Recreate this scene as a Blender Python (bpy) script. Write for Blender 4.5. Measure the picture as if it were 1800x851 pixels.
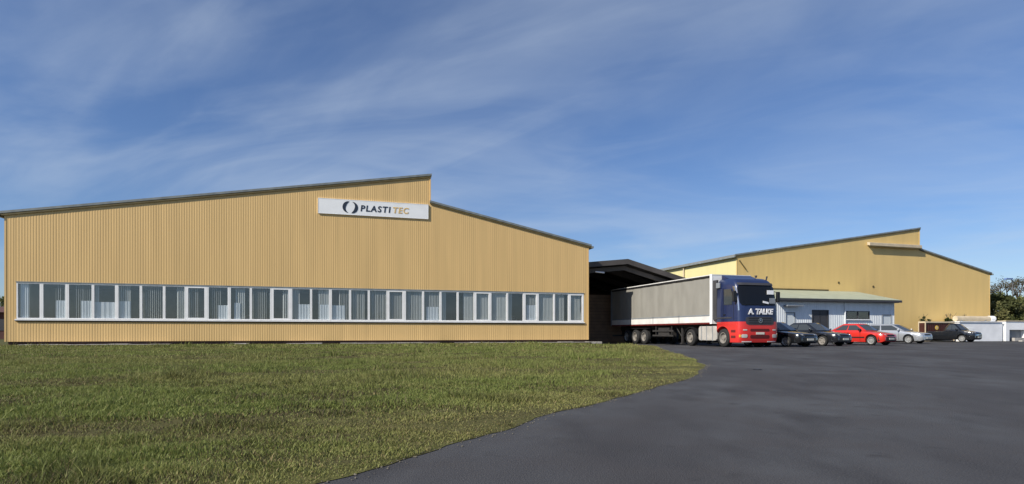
import bpy, bmesh, math, random
import numpy as np
from mathutils import Vector, Matrix
random.seed(7); np.random.seed(7)
R = math.radians
S = bpy.context.scene
COL = S.collection
for o in list(bpy.data.objects): bpy.data.objects.remove(o)

# ------------------------------------------------------------ camera, sky, sun, exposure
YAW = R(16.6)
cam = bpy.data.cameras.new('camera'); camo = bpy.data.objects.new('camera', cam); COL.objects.link(camo)
camo.location = (0, 0, 0.78); camo.rotation_euler = (R(90), 0, -YAW)
cam.sensor_fit = 'HORIZONTAL'; cam.sensor_width = 36; cam.lens = 36*1042/1800
cam.shift_y = 159.5/1800
cam.clip_start = 0.05; cam.clip_end = 6000
S.camera = camo
SUN_EL, SUN_TRAVEL = R(36), R(21.0)          # light travels towards +x, slightly towards +y
sd = Vector((math.cos(SUN_TRAVEL)*math.cos(SUN_EL), math.sin(SUN_TRAVEL)*math.cos(SUN_EL), -math.sin(SUN_EL)))
sl = bpy.data.lights.new('sun', 'SUN'); so = bpy.data.objects.new('sun', sl); COL.objects.link(so)
sl.energy = 4.6; sl.angle = R(0.53); sl.color = (1.0, 0.93, 0.82)
so.rotation_euler = sd.to_track_quat('-Z', 'Y').to_euler(); so.location = (-30, -10, 40)

W = bpy.data.worlds.new('World'); S.world = W; W.use_nodes = True
nt = W.node_tree; nt.nodes.clear()
def wn(t, **k):
    n = nt.nodes.new(t)
    for a, b in k.items(): setattr(n, a, b)
    return n
def wm(op, a, b=None, c=None):
    n = wn('ShaderNodeMath', operation=op)
    for i, v in enumerate((a, b, c)):
        if v is None: continue
        if isinstance(v, (int, float)): n.inputs[i].default_value = v
        else: nt.links.new(v, n.inputs[i])
    return n.outputs[0]
sky = wn('ShaderNodeTexSky', sky_type='NISHITA'); sky.sun_disc = False
sky.sun_elevation = SUN_EL
to_sun = -sd
sky.sun_rotation = math.atan2(to_sun.x, to_sun.y)
sky.altitude = 0; sky.air_density = 1.0; sky.dust_density = 0.35; sky.ozone_density = 2.2
tc = wn('ShaderNodeTexCoord'); sx = wn('ShaderNodeSeparateXYZ'); nt.links.new(tc.outputs['Generated'], sx.inputs[0])
zz = wm('ADD', wm('MAXIMUM', sx.outputs[2], 0.0), 0.16)
px_, py_ = wm('DIVIDE', sx.outputs[0], zz), wm('DIVIDE', sx.outputs[1], zz)
cv = wn('ShaderNodeCombineXYZ'); nt.links.new(px_, cv.inputs[0]); nt.links.new(py_, cv.inputs[1])
def cloud(rot, scl, noise_scale, detail, dist, lo, hi, off):
    mp = wn('ShaderNodeMapping'); mp.vector_type = 'TEXTURE'
    mp.inputs['Rotation'].default_value = (0, 0, rot); mp.inputs['Scale'].default_value = scl; mp.inputs['Location'].default_value = off
    nt.links.new(cv.outputs[0], mp.inputs[0])
    nz = wn('ShaderNodeTexNoise'); nz.inputs['Scale'].default_value = noise_scale; nz.inputs['Detail'].default_value = detail
    nz.inputs['Distortion'].default_value = dist; nz.inputs['Roughness'].default_value = 0.52
    nt.links.new(mp.outputs[0], nz.inputs['Vector'])
    mr = wn('ShaderNodeMapRange'); mr.interpolation_type = 'SMOOTHSTEP'
    mr.inputs[1].default_value = lo; mr.inputs[2].default_value = hi
    nt.links.new(nz.outputs[0], mr.inputs[0]); return mr.outputs[0]
streak = cloud(R(-27), (1.7, 0.85, 1), 1.1, 7, 1.3, 0.34, 0.82, (5.6, 2.4, 0))
veil = cloud(R(-35), (2.2, 1.3, 1), 0.8, 3, 0.4, 0.22, 0.62, (1.2, 5.3, 0))
fine = cloud(R(-46), (1.4, 0.50, 1), 2.2, 7, 1.0, 0.38, 0.80, (7.7, 2.2, 0))
veil = wm('ADD', wm('MULTIPLY', veil, 0.62), 0.38)
cl = wm('ADD', wm('MULTIPLY', wm('MULTIPLY', streak, veil), 0.36), wm('MULTIPLY', wm('MULTIPLY', fine, veil), 0.13))
cl = wm('MINIMUM', wm('ADD', cl, 0.03), 0.8)
mx = wn('ShaderNodeMix', data_type='RGBA'); nt.links.new(cl, mx.inputs[0])
tn = wn('ShaderNodeMix', data_type='RGBA', blend_type='MULTIPLY'); tn.inputs[0].default_value = 1; tn.inputs[7].default_value = (.80, .90, 1.14, 1)
nt.links.new(sky.outputs[0], tn.inputs[6]); nt.links.new(tn.outputs[2], mx.inputs[6]); mx.inputs[7].default_value = (6.0, 6.9, 8.1, 1)
hs = wn('ShaderNodeHueSaturation'); hs.inputs['Saturation'].default_value = 1.06
nt.links.new(mx.outputs[2], hs.inputs['Color'])
bg = wn('ShaderNodeBackground'); nt.links.new(hs.outputs[0], bg.inputs[0]); bg.inputs[1].default_value = 0.075
wo = wn('ShaderNodeOutputWorld'); nt.links.new(bg.outputs[0], wo.inputs[0])

S.view_settings.view_transform = 'Standard'; S.view_settings.look = 'None'
S.view_settings.exposure = 0.35; S.view_settings.gamma = 1; S.view_settings.use_curve_mapping = False

# ------------------------------------------------------------ materials
MATS = {}
def mat(name, col=(.5, .5, .5), rough=.6, metal=0.0, var=0.0, vscale=(1, 1, 1), nscale=4.0, bump=0.0, bscale=40, spec=.5, coat=0.0, col2=None, detail=5, lo=.3, hi=.7):
    m = bpy.data.materials.new(name); m.use_nodes = True; MATS[name] = m
    t = m.node_tree; p = t.nodes['Principled BSDF']
    p.inputs['Base Color'].default_value = (*col, 1); p.inputs['Roughness'].default_value = rough
    p.inputs['Metallic'].default_value = metal; p.inputs['Specular IOR Level'].default_value = spec
    p.inputs['Coat Weight'].default_value = coat; p.inputs['Coat Roughness'].default_value = .05
    if var or col2:
        tcn = t.nodes.new('ShaderNodeTexCoord'); mp = t.nodes.new('ShaderNodeMapping'); mp.inputs['Scale'].default_value = vscale
        geo = t.nodes.new('ShaderNodeNewGeometry')
        t.links.new(geo.outputs['Position'], mp.inputs[0])
        nz = t.nodes.new('ShaderNodeTexNoise'); nz.inputs['Scale'].default_value = nscale; nz.inputs['Detail'].default_value = detail
        t.links.new(mp.outputs[0], nz.inputs['Vector'])
        mr = t.nodes.new('ShaderNodeMapRange'); mr.inputs[1].default_value = lo; mr.inputs[2].default_value = hi
        t.links.new(nz.outputs[0], mr.inputs[0])
        mxn = t.nodes.new('ShaderNodeMix'); mxn.data_type = 'RGBA'
        c2 = col2 if col2 else tuple(max(0, c*(1+var)) for c in col); c1 = col if col2 else tuple(c*(1-var) for c in col)
        mxn.inputs[6].default_value = (*c1, 1); mxn.inputs[7].default_value = (*c2, 1)
        t.links.new(mr.outputs[0], mxn.inputs[0]); t.links.new(mxn.outputs[2], p.inputs['Base Color'])
    if bump:
        geo2 = t.nodes.new('ShaderNodeNewGeometry'); nb = t.nodes.new('ShaderNodeTexNoise'); nb.inputs['Scale'].default_value = bscale; nb.inputs['Detail'].default_value = 6
        t.links.new(geo2.outputs['Position'], nb.inputs['Vector'])
        bp = t.nodes.new('ShaderNodeBump'); bp.inputs['Strength'].default_value = bump; bp.inputs['Distance'].default_value = .02
        t.links.new(nb.outputs[0], bp.inputs['Height']); t.links.new(bp.outputs[0], p.inputs['Normal'])
    return m

TAN = mat('tan_cladding', (.70, .475, .205), .5, var=.07, vscale=(1.6, 1.6, .10), nscale=1.3, spec=.35)
TAN2 = mat('tan_cladding_far', (.68, .485, .19), .5, var=.05, vscale=(1.0, 1.0, .12), nscale=1.4, spec=.35)
PALEC = mat('pale_end_cladding', (.64, .59, .30), .5, var=.04, vscale=(1, 1, .12), nscale=1.4, spec=.35)  # farther hall's end wall, coloured paler and less saturated than its street face
TRIMTOP = mat('roof_edge_metal', (.20, .22, .22), .55, var=.2, nscale=3)
TRIMLOW = mat('verge_board', (.11, .085, .03), .7, var=.25, nscale=3)
ROOF = mat('roof_sheet', (.20, .20, .19), .7, var=.15, nscale=.6)
PLINTH = mat('plinth_brick', (.10, .055, .045), .85, var=.3, nscale=3)
SLAB = mat('concrete_slab', (.36, .34, .31), .85, var=.3, nscale=2.5, bump=.3)
WHITE = mat('white_frame', (.88, .88, .87), .4, var=.05, nscale=3)
SIGNW = mat('sign_white', (.88, .89, .89), .45, var=.04, nscale=1.5)
NAVY = mat('sign_navy', (.02, .03, .05), .5)
GOLD = mat('sign_gold', (.74, .52, .22), .5)
BLIND = mat('blind_fabric', (.50, .50, .48), .85)
ROOM = mat('office_wall', (.45, .45, .44), .9, var=.2, nscale=.7)
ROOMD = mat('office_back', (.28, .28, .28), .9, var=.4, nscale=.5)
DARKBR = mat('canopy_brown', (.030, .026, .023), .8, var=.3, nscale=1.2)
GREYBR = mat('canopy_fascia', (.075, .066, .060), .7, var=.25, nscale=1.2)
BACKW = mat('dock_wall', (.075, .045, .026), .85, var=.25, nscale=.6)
ANNEX = mat('annex_sheet', (.70, .74, .76), .45, var=.06, vscale=(2, 2, .2), nscale=1.5)
ANNEXD = mat('annex_door', (.60, .65, .67), .5, var=.05, nscale=1)
ANNEXR = mat('annex_roof', (.36, .395, .30), .55, var=.10, nscale=1.5)
GREYM = mat('grey_metal', (.22, .24, .26), .5, var=.1, nscale=2)
DGREY = mat('dark_grey', (.045, .045, .05), .55, var=.15, nscale=2)
BLACK = mat('black_plastic', (.012, .012, .013), .5)
RUBBER = mat('tyre_rubber', (.016, .016, .016), .85, var=.2, nscale=12)
RIM = mat('alloy_rim', (.52, .52, .50), .35, metal=.6)
RIMD = mat('steel_rim_dirty', (.30, .28, .25), .5, metal=.3, var=.2, nscale=8)
TBLUE = mat('truck_blue', (.016, .027, .084), .35, coat=.35, var=.06, nscale=1.5)
TRED = mat('truck_red', (.62, .034, .030), .35, coat=.3, var=.06, nscale=2)
CHRED = mat('chassis_red', (.12, .012, .011), .6, var=.3, nscale=3)
CURT = mat('trailer_curtain', (.255, .247, .220), .6, var=.09, vscale=(1, 1.2, .5), nscale=1.6, bump=.25, bscale=2.2)
CURTW = mat('trailer_white', (.70, .69, .66), .45, var=.12, nscale=1.4)
TANKW = mat('tank_metal', (.50, .48, .44), .4, metal=.2, var=.2, nscale=3)
CHASS = mat('chassis_dark', (.028, .026, .025), .8, var=.3, nscale=4)
PLATE = mat('number_plate', (.60, .58, .50), .5)
LAMPG = mat('lamp_glass', (.62, .62, .58), .12, metal=.25, spec=.8)
LAMPA = mat('lamp_amber', (.65, .30, .05), .2)
LAMPR = mat('lamp_red', (.35, .01, .01), .2)
WTEXT = mat('white_lettering', (.80, .80, .80), .5)
CHROME = mat('chrome', (.55, .56, .58), .15, metal=.9)
CREAM = mat('container_cream', (.55, .46, .32), .6, var=.12, nscale=2)
MAROON = mat('container_maroon', (.055, .016, .012), .55, var=.3, nscale=2)
SHEDW = mat('shed_white', (.86, .87, .87), .5, var=.08, nscale=1)
BRICKR = mat('far_brick', (.10, .045, .038), .9, var=.3, nscale=1.2)
TRUNK = mat('bark', (.07, .055, .04), .9, var=.3, nscale=6, bump=.4, bscale=12)
POLE = mat('lamp_pole', (.10, .10, .10), .5)
LAMPB = mat('lamp_head_blue', (.10, .16, .36), .4)
CARBLK = mat('car_black', (.008, .009, .011), .22, coat=1.0)
CARBLK2 = mat('car_anthracite', (.013, .014, .018), .25, coat=1.0)
CARRED = mat('car_red', (.58, .028, .018), .28, coat=.8)
CARSIL = mat('car_silver', (.50, .52, .54), .28, metal=.55, coat=.6)
STONE = mat('edge_stone', (.13, .115, .085), .9, var=.3, nscale=6)

def glass_mat(name, base, refl):
    m = bpy.data.materials.new(name); m.use_nodes = True; t = m.node_tree; t.nodes.clear()
    o = t.nodes.new('ShaderNodeOutputMaterial'); tr = t.nodes.new('ShaderNodeBsdfTransparent'); tr.inputs[0].default_value = (*base, 1)
    gl = t.nodes.new('ShaderNodeBsdfGlossy'); gl.inputs['Roughness'].default_value = .03; gl.inputs[0].default_value = (.95, .95, .93, 1)
    fr = t.nodes.new('ShaderNodeLayerWeight'); fr.inputs[0].default_value = .5
    pw = t.nodes.new('ShaderNodeMath'); pw.operation = 'POWER'; pw.inputs[1].default_value = 4.0; t.links.new(fr.outputs['Facing'], pw.inputs[0])
    ad = t.nodes.new('ShaderNodeMath'); ad.operation = 'MULTIPLY_ADD'; ad.inputs[1].default_value = .55; ad.inputs[2].default_value = refl; ad.use_clamp = True; t.links.new(pw.outputs[0], ad.inputs[0])
    mi = t.nodes.new('ShaderNodeMixShader'); t.links.new(ad.outputs[0], mi.inputs[0])
    t.links.new(tr.outputs[0], mi.inputs[1]); t.links.new(gl.outputs[0], mi.inputs[2]); t.links.new(mi.outputs[0], o.inputs[0]); return m
GLASS = glass_mat('window_glass', (.94, .96, .97), .075)
CARGLASS = mat('car_glass', (.045, .052, .055), .07, spec=.8)
SHIELD = mat('windscreen_glass', (.008, .009, .011), .08, spec=.35)

# asphalt
AS = mat('asphalt', (.05, .05, .052), .92, bump=.5, bscale=110, spec=.2)
t = AS.node_tree; p = t.nodes['Principled BSDF']
g = t.nodes.new('ShaderNodeNewGeometry')
def nodeval(scale, detail, lo, hi, vs=(1, 1, 1), rot=0):
    mp = t.nodes.new('ShaderNodeMapping'); mp.vector_type = 'TEXTURE'; mp.inputs['Scale'].default_value = vs; mp.inputs['Rotation'].default_value = (0, 0, rot)
    t.links.new(g.outputs['Position'], mp.inputs[0])
    n = t.nodes.new('ShaderNodeTexNoise'); n.inputs['Scale'].default_value = scale; n.inputs['Detail'].default_value = detail; t.links.new(mp.outputs[0], n.inputs['Vector'])
    r = t.nodes.new('ShaderNodeMapRange'); r.inputs[1].default_value = lo; r.inputs[2].default_value = hi; t.links.new(n.outputs[0], r.inputs[0]); return r.outputs[0]
def mixc(f, a, b, mode='MIX', fac=None):
    n = t.nodes.new('ShaderNodeMix'); n.data_type = 'RGBA'; n.blend_type = mode
    if fac is not None: n.inputs[0].default_value = fac
    else: t.links.new(f, n.inputs[0])
    for i, v in ((6, a), (7, b)):
        if isinstance(v, tuple): n.inputs[i].default_value = (*v, 1)
        else: t.links.new(v, n.inputs[i])
    return n.outputs[2]
c = mixc(nodeval(.6, 6, .38, .64, (3.2, 1, 1), R(55)), (.041, .040, .044), (.075, .079, .086))
c = mixc(nodeval(1.6, 5, .45, .80), c, (.050, .047, .049))
c = mixc(nodeval(1.5, 6, .50, .70, (2.2, 1, 1), R(70)), c, (.036, .036, .040))
c2 = mixc(nodeval(3.5, 4, .62, .76), c, (.034, .034, .037))
c3 = mixc(nodeval(90, 3, .40, .72), c2, (.105, .104, .105))
c4 = mixc(None, c2, c3, fac=.55)
t.links.new(c4, p.inputs['Base Color'])

# lawn soil under the blades, and the wide ground sheet
SOIL = mat('lawn_soil', (.058, .050, .024), .95, col2=(.120, .122, .040), nscale=1.1, bump=.8, bscale=14, spec=.1, vscale=(.55, 1.3, 1))
FIELD = mat('field', (.060, .068, .024), .95, col2=(.085, .085, .035), nscale=.25, spec=.1)

def attr_mat(name, transl, rough=.6, spec=.25):
    m = bpy.data.materials.new(name); m.use_nodes = True; t = m.node_tree; p = t.nodes['Principled BSDF']; o = t.nodes['Material Output']
    a = t.nodes.new('ShaderNodeAttribute'); a.attribute_name = 'col'
    t.links.new(a.outputs['Color'], p.inputs['Base Color']); p.inputs['Roughness'].default_value = rough; p.inputs['Specular IOR Level'].default_value = spec
    tl = t.nodes.new('ShaderNodeBsdfTranslucent'); t.links.new(a.outputs['Color'], tl.inputs[0])
    mi = t.nodes.new('ShaderNodeMixShader'); mi.inputs[0].default_value = transl
    t.links.new(p.outputs[0], mi.inputs[1]); t.links.new(tl.outputs[0], mi.inputs[2]); t.links.new(mi.outputs[0], o.inputs[0]); return m
BLADE = attr_mat('grass_blade', .30, .6, .2)
LEAF = attr_mat('leaf', .40, .6, .25)

# ------------------------------------------------------------ helpers
def tag(o, label=None, cat=None, group=None, kind=None):
    for k, v in (('label', label), ('category', cat), ('group', group), ('kind', kind)):
        if v: o[k] = v
    return o
def empty(name, loc, rz=0, label=None, cat=None, group=None):
    o = bpy.data.objects.new(name, None); COL.objects.link(o); o.location = loc; o.rotation_euler = (0, 0, rz); o.empty_display_size = .3
    return tag(o, label, cat, group)
class MB:
    def __init__(s): s.v = []; s.f = []
    def add(s, vs, fs):
        b = len(s.v); s.v += [tuple(q) for q in vs]; s.f += [tuple(b+i for i in f) for f in fs]; return s
    def box(s, x0, x1, y0, y1, z0, z1):
        return s.add([(x0,y0,z0),(x1,y0,z0),(x1,y1,z0),(x0,y1,z0),(x0,y0,z1),(x1,y0,z1),(x1,y1,z1),(x0,y1,z1)],
                     [(0,3,2,1),(4,5,6,7),(0,1,5,4),(1,2,6,5),(2,3,7,6),(3,0,4,7)])
    def prism(s, poly, axis, a, b):
        def P(u, w, q): return {'y': (u, q, w), 'x': (q, u, w), 'z': (u, w, q)}[axis]
        n = len(poly); vs = [P(*q, a) for q in poly]+[P(*q, b) for q in poly]
        return s.add(vs, [tuple(range(n))[::-1], tuple(range(n, 2*n))]+[(i, (i+1) % n, n+(i+1) % n, n+i) for i in range(n)])
    def tube(s, p0, p1, r0, r1=None, n=10):
        r1 = r0 if r1 is None else r1
        p0, p1 = Vector(p0), Vector(p1); d = (p1-p0).normalized(); u = d.orthogonal().normalized(); w = d.cross(u)
        vs = [p0+(u*math.cos(2*math.pi*i/n)+w*math.sin(2*math.pi*i/n))*r0 for i in range(n)]+[p1+(u*math.cos(2*math.pi*i/n)+w*math.sin(2*math.pi*i/n))*r1 for i in range(n)]
        return s.add(vs, [tuple(range(n))[::-1], tuple(range(n, 2*n))]+[(i, (i+1) % n, n+(i+1) % n, n+i) for i in range(n)])
    def lathe_x(s, prof, cy, cz, n=24):           # profile (x, r), axis along x
        m = len(prof); vs = []
        for i in range(n):
            a = 2*math.pi*i/n
            for x, r in prof: vs.append((x, cy+r*math.cos(a), cz+r*math.sin(a)))
        fs = [(i*m+j, i*m+j+1, ((i+1) % n)*m+j+1, ((i+1) % n)*m+j) for i in range(n) for j in range(m-1)]
        return s.add(vs, fs)
    def loft(s, rings, cap=True, closed=True):
        m = len(rings[0]); vs = [q for r in rings for q in r]; fs = []
        for i in range(len(rings)-1):
            for j in range(m if closed else m-1):
                k = (j+1) % m; fs.append((i*m+j, i*m+k, (i+1)*m+k, (i+1)*m+j))
        if cap: fs += [tuple(range(m))[::-1], tuple((len(rings)-1)*m+j for j in range(m))]
        return s.add(vs, fs)
    def mesh(s, name, mt):
        me = bpy.data.meshes.new(name); me.from_pydata(s.v, [], s.f); me.update()
        bm = bmesh.new(); bm.from_mesh(me); bmesh.ops.recalc_face_normals(bm, faces=bm.faces); bm.to_mesh(me); bm.free()
        me.materials.append(mt); return me
    def build(s, name, mt, parent=None, smooth=False, bevel=0, loc=None):
        me = s.mesh(name, mt); o = bpy.data.objects.new(name, me); COL.objects.link(o); o.parent = parent
        if loc: o.location = loc
        if bevel:
            md = o.modifiers.new('bevel', 'BEVEL'); md.width = bevel; md.segments = 2; md.limit_method = 'ANGLE'; md.angle_limit = R(40)
        if smooth:
            for q in me.polygons: q.use_smooth = True
            me.set_sharp_from_angle(angle=R(smooth if smooth is not True else 40))
        return o
def inst(o, parent, loc=None, rot=None, name=None):
    c = o.copy(); COL.objects.link(c); c.parent = parent
    if loc: c.location = loc
    if rot: c.rotation_euler = rot
    return c
def cut(o, cutter_mb):
    ct = cutter_mb.build('cutter', BLACK); md = o.modifiers.new('cut', 'BOOLEAN'); md.object = ct; md.operation = 'DIFFERENCE'; md.solver = 'EXACT'
    ct.parent = o.parent
    bpy.context.view_layer.update(); dg = bpy.context.evaluated_depsgraph_get()
    me = bpy.data.meshes.new_from_object(o.evaluated_get(dg)); o.modifiers.clear(); o.data = me; bpy.data.objects.remove(ct)
def text_mesh(txt, size, name, mt, parent, loc, bold=0.0, space=1.0, shear=0.0, xs=1.0, center=True, depth=.006):
    cu = bpy.data.curves.new(name, 'FONT'); cu.body = txt; cu.size = size; cu.offset = bold; cu.space_character = space; cu.shear = shear
    cu.extrude = depth; cu.align_x = 'CENTER' if center else 'LEFT'; cu.resolution_u = 4
    o = bpy.data.objects.new(name, cu); COL.objects.link(o); bpy.context.view_layer.update()
    me = bpy.data.meshes.new_from_object(o.evaluated_get(bpy.context.evaluated_depsgraph_get())); bpy.data.objects.remove(o)
    me.transform(Matrix.Diagonal((xs, 1, 1, 1))); me.transform(Matrix.Rotation(R(90), 4, 'X'))
    me.materials.clear(); me.materials.append(mt); me.name = name
    ob = bpy.data.objects.new(name, me); COL.objects.link(ob); ob.parent = parent; ob.location = loc; return ob
def tri_mesh(name, V, T, col, mt, parent=None):
    me = bpy.data.meshes.new(name); V = np.asarray(V, np.float32); T = np.asarray(T, np.int32)
    me.vertices.add(len(V)); me.vertices.foreach_set('co', V.ravel()); me.loops.add(T.size); me.loops.foreach_set('vertex_index', T.ravel())
    me.polygons.add(len(T)); me.polygons.foreach_set('loop_start', np.arange(0, T.size, 3, dtype=np.int32)); me.polygons.foreach_set('loop_total', np.full(len(T), 3, np.int32))
    me.update(calc_edges=True)
    a = me.attributes.new('col', 'FLOAT_COLOR', 'POINT'); c4 = np.ones((len(V), 4), np.float32); c4[:, :3] = col; a.data.foreach_set('color', c4.ravel())
    me.materials.append(mt); o = bpy.data.objects.new(name, me); COL.objects.link(o); o.parent = parent; return o
class VN:                                          # value noise
    def __init__(s, seed): s.g = np.random.RandomState(seed).rand(256, 256)
    def __call__(s, x, y):
        x = np.asarray(x, float); y = np.asarray(y, float); i = np.floor(x).astype(int); j = np.floor(y).astype(int); u = x-i; v = y-j
        u = u*u*(3-2*u); v = v*v*(3-2*v); g = s.g
        return (g[i % 256, j % 256]*(1-u)+g[(i+1) % 256, j % 256]*u)*(1-v)+(g[i % 256, (j+1) % 256]*(1-u)+g[(i+1) % 256, (j+1) % 256]*u)*v
    def fbm(s, x, y, o=3): return sum(s(x*2**k+17*k, y*2**k+9*k)/2**k for k in range(o))/sum(1/2**k for k in range(o))

# ------------------------------------------------------------ ground, asphalt, lawn
Y1 = 36.5                                          # street face of the near hall
tag(MB().add([(-1500,-1500,-.05),(1500,-1500,-.05),(1500,2500,-.05),(-1500,2500,-.05)], [(0,1,2,3)]).build('ground', FIELD), kind='structure')
asph = tag(MB().add([(-40,-60,0),(90,-60,0),(90,44.5,0),(62,60,0),(14,60,0),(14,36.9,0),(-2,20,0),(-40,0,0)], [(0,1,2,3,4,5,6,7)]).build('asphalt_yard', AS), kind='structure')
cap = MB(); cap.prism([(.085*math.cos(i*.5236), .085*math.sin(i*.5236)) for i in range(12)], 'z', .002, .012); cap.build('drain_cap', BLACK, asph, loc=(8.53, 10.5, 0))
EY = np.array([-8, 0, 2.0, 2.65, 3.23, 3.58, 4.15, 5.12, 6.04, 7.59, 8.68, 10.09, 11.73, 12.78, 14.09, 16.51, 21.71, 27.5, 31.2, 32.6, 33.4, 35.0, 36.4])
EX = np.array([-28, -8.6, -2.7, -1.2, -.12, .36, .9, 1.8, 2.86, 4.49, 5.57, 6.79, 8.08, 8.75, 9.55, 10.79, 13.3, 16.2, 18.2, 18.7, 18.4, 17.4, 16.6])
n1, n2, n3, n4 = VN(1), VN(2), VN(3), VN(4)
def edge(y): return np.interp(y, EY, EX)+.20*(n1(np.asarray(y)*1.3, 3.3)-.5)+.12*(n2(np.asarray(y)*4.1, 7.7)-.5)+.05*(n3(np.asarray(y)*13.1, 2.7)-.5)
def lawn_z(x, y):
    d = np.clip((edge(y)-x)/7., 0, 1); d = d*d*(3-2*d)
    return .004+.016*np.clip((edge(y)-x)/.25, 0, 1)+d*(.10*np.clip(y/36., 0, 1.02))+np.clip((edge(y)-x)/2., 0, 1)*(.05*(n3.fbm(x*.35, y*.5)-.5)+.060*(n2.fbm(x*1.3, y*1.9)-.5)+.030*(n4(x*3.7, y*4.9)-.5))
ys = np.concatenate([np.arange(-8, 2, 1.0), np.arange(2, 14, .12), np.arange(14, 36.4, .3), [36.4, 37.5]])
tt = np.concatenate([np.linspace(0, .12, 70)**1.0, np.linspace(.13, 1, 46)])
V = []; 
for y in ys:
    e = float(edge(min(y, 36.4)));
    x = e-tt*(e+75); z = lawn_z(x, min(y, 36.4)*np.ones_like(x)); V += [(float(a), float(y), float(b)) for a, b in zip(x, z)]
m = len(tt); F = [(i*m+j, i*m+j+1, (i+1)*m+j+1, (i+1)*m+j) for i in range(len(ys)-1) for j in range(m-1)]
lawn = MB().add(V, F).build('lawn', SOIL, smooth=180); tag(lawn, kind='structure')
tag(MB().box(-75, -16.9, 37.4, 110, -.2, .11).build('lawn_beyond', FIELD), kind='structure')

# grass blades: one mass
ca, sa = math.cos(YAW), math.sin(YAW)
VV, TT, CC = [], [], []; base = 0
for (z0, z1, N, hh, ww, seg) in ((2.3, 5, 150000, .044, .0056, 1), (5, 9, 190000, .047, .008, 1), (9, 16, 190000, .050, .013, 0), (16, 26, 150000, .052, .023, 0), (26, 46, 120000, .054, .042, 0)):
    Z = np.sqrt(np.random.rand(N)*(z1*z1-z0*z0)+z0*z0); X = (np.random.rand(N)*1.62-1.02)*Z
    wx = X*ca+Z*sa; wy = -X*sa+Z*ca
    e = edge(wy); bare = n3.fbm(wx*.55+40, wy*1.25+11); bare2 = n4.fbm(wx*1.6+4, wy*3.2+31)
    dist = e-wx
    keep = (dist > .02) & (wy < 35.85) & (wx > -60) & (np.random.rand(N) > np.clip((bare-.58)*6, 0, .40)) & (np.random.rand(N) > np.clip((bare2-.62)*6, 0, .42))
    wx, wy, Z, bare, bare2, dist = (q[keep] for q in (wx, wy, Z, bare, bare2, dist)); n = len(wx)
    tall = n2.fbm(wx*1.1+7, wy*1.4+3); tuft = n1.fbm(wx*4.3+1, wy*4.3+5)
    em = np.clip(dist/2.2, .0, 1)
    h = hh*(.5+1.0*tall)*(.45+1.1*tuft)*(1-.5*np.clip((bare-.52)*6, 0, 1))*(.35+.65*em)*np.random.uniform(.6, 1.35, n)
    h = h*(1+1.1*np.clip((n3(wx*.9+50, wy*.9+20)-.70)*7, 0, 1))
    tus = np.clip((n1(wx*2.1+9, wy*2.1+44)-.76)*9, 0, 1)*np.clip((n3(wx*.35+4, wy*.35)-.3)*3, 0, 1); h = h*(1+.9*tus)
    stray = np.random.rand(n) < .012; h = np.where(stray, h*1.8, h)
    w = ww*np.random.uniform(.7, 1.4, n); a = np.random.rand(n)*6.2832; la = np.random.rand(n)*6.2832; ln = h*np.random.uniform(.15, 1.0, n)
    bz = lawn_z(wx, wy)-.004
    P0 = np.stack([wx-np.cos(a)*w/2, wy-np.sin(a)*w/2, bz], 1); P1 = np.stack([wx+np.cos(a)*w/2, wy+np.sin(a)*w/2, bz], 1)
    P2 = np.stack([wx+np.cos(la)*ln, wy+np.sin(la)*ln, bz+h], 1)
    # colour: fresh green, olive, straw (each blade's own colour)
    g = n4.fbm(wx*.4+3, wy*.8+8); k = np.random.rand(n)
    green = np.array([.195, .228, .062]); olive = np.array([.255, .248, .088]); straw = np.array([.32, .26, .12]); brown = np.array([.125, .105, .052])
    fo = np.clip((g-.42)*2.4+(1-em)*.75+np.random.randn(n)*.15, 0, 1)[:, None]
    c = green*(1-fo)+olive*fo
    ds = (k < .03+.10*np.clip((bare-.5)*5, 0, 1)+.07*(1-em)); c = np.where(ds[:, None], straw, c)
    db = (np.random.rand(n) < .015+.42*np.clip((bare-.52)*8, 0, 1)+.28*np.clip((bare2-.58)*8, 0, 1)); c = np.where(db[:, None], brown, c)
    c = c*(1-.32*tus*(np.random.rand(n) < .8))[:, None]
    c = c*np.random.uniform(.82, 1.18, n)[:, None]
    if seg:
        mid = np.stack([wx+np.cos(la)*ln*.3, wy+np.sin(la)*ln*.3, bz+h*.58], 1); hv = np.stack([np.cos(a)*w*.42, np.sin(a)*w*.42, 0*w], 1)
        VV.append(np.stack([P0, P1, mid-hv, mid+hv, P2], 1).reshape(-1, 3)); b = base+np.arange(n)*5
        TT.append(np.stack([np.stack([b, b+1, b+3], 1), np.stack([b, b+3, b+2], 1), np.stack([b+2, b+3, b+4], 1)], 1).reshape(-1, 3)); CC.append(np.repeat(c, 5, 0)); base += 5*n
    else:
        VV.append(np.stack([P0, P1, P2], 1).reshape(-1, 3)); b = base+np.arange(n)*3; TT.append(np.stack([b, b+1, b+2], 1)); CC.append(np.repeat(c, 3, 0)); base += 3*n
tag(tri_mesh('grass', np.concatenate(VV), np.concatenate(TT), np.concatenate(CC), BLADE), 'rough short green grass with brown patches covering the lawn', 'grass', kind='stuff')

# crumbling stones along the asphalt edge
gv = MB()
for i in range(900):
    y = random.choice([random.uniform(3, 13), random.uniform(3, 32)]); x = float(edge(y))+abs(random.gauss(.0, .10))-.04; r = random.uniform(.003, .010)*(1+y*.04)
    q = [(x+random.uniform(.6, 1.2)*r*dx, y+random.uniform(.6, 1.2)*r*dy, .004+random.uniform(.3, .8)*r*dz) for dx, dy, dz in ((1,0,0),(0,1,0),(-1,0,0),(0,-1,0),(0,0,1))]
    gv.add(q, [(0,1,4),(1,2,4),(2,3,4),(3,0,4)])
tag(gv.build('gravel', STONE), 'pale loose stones along the edge between lawn and asphalt', 'gravel', kind='stuff')

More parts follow.
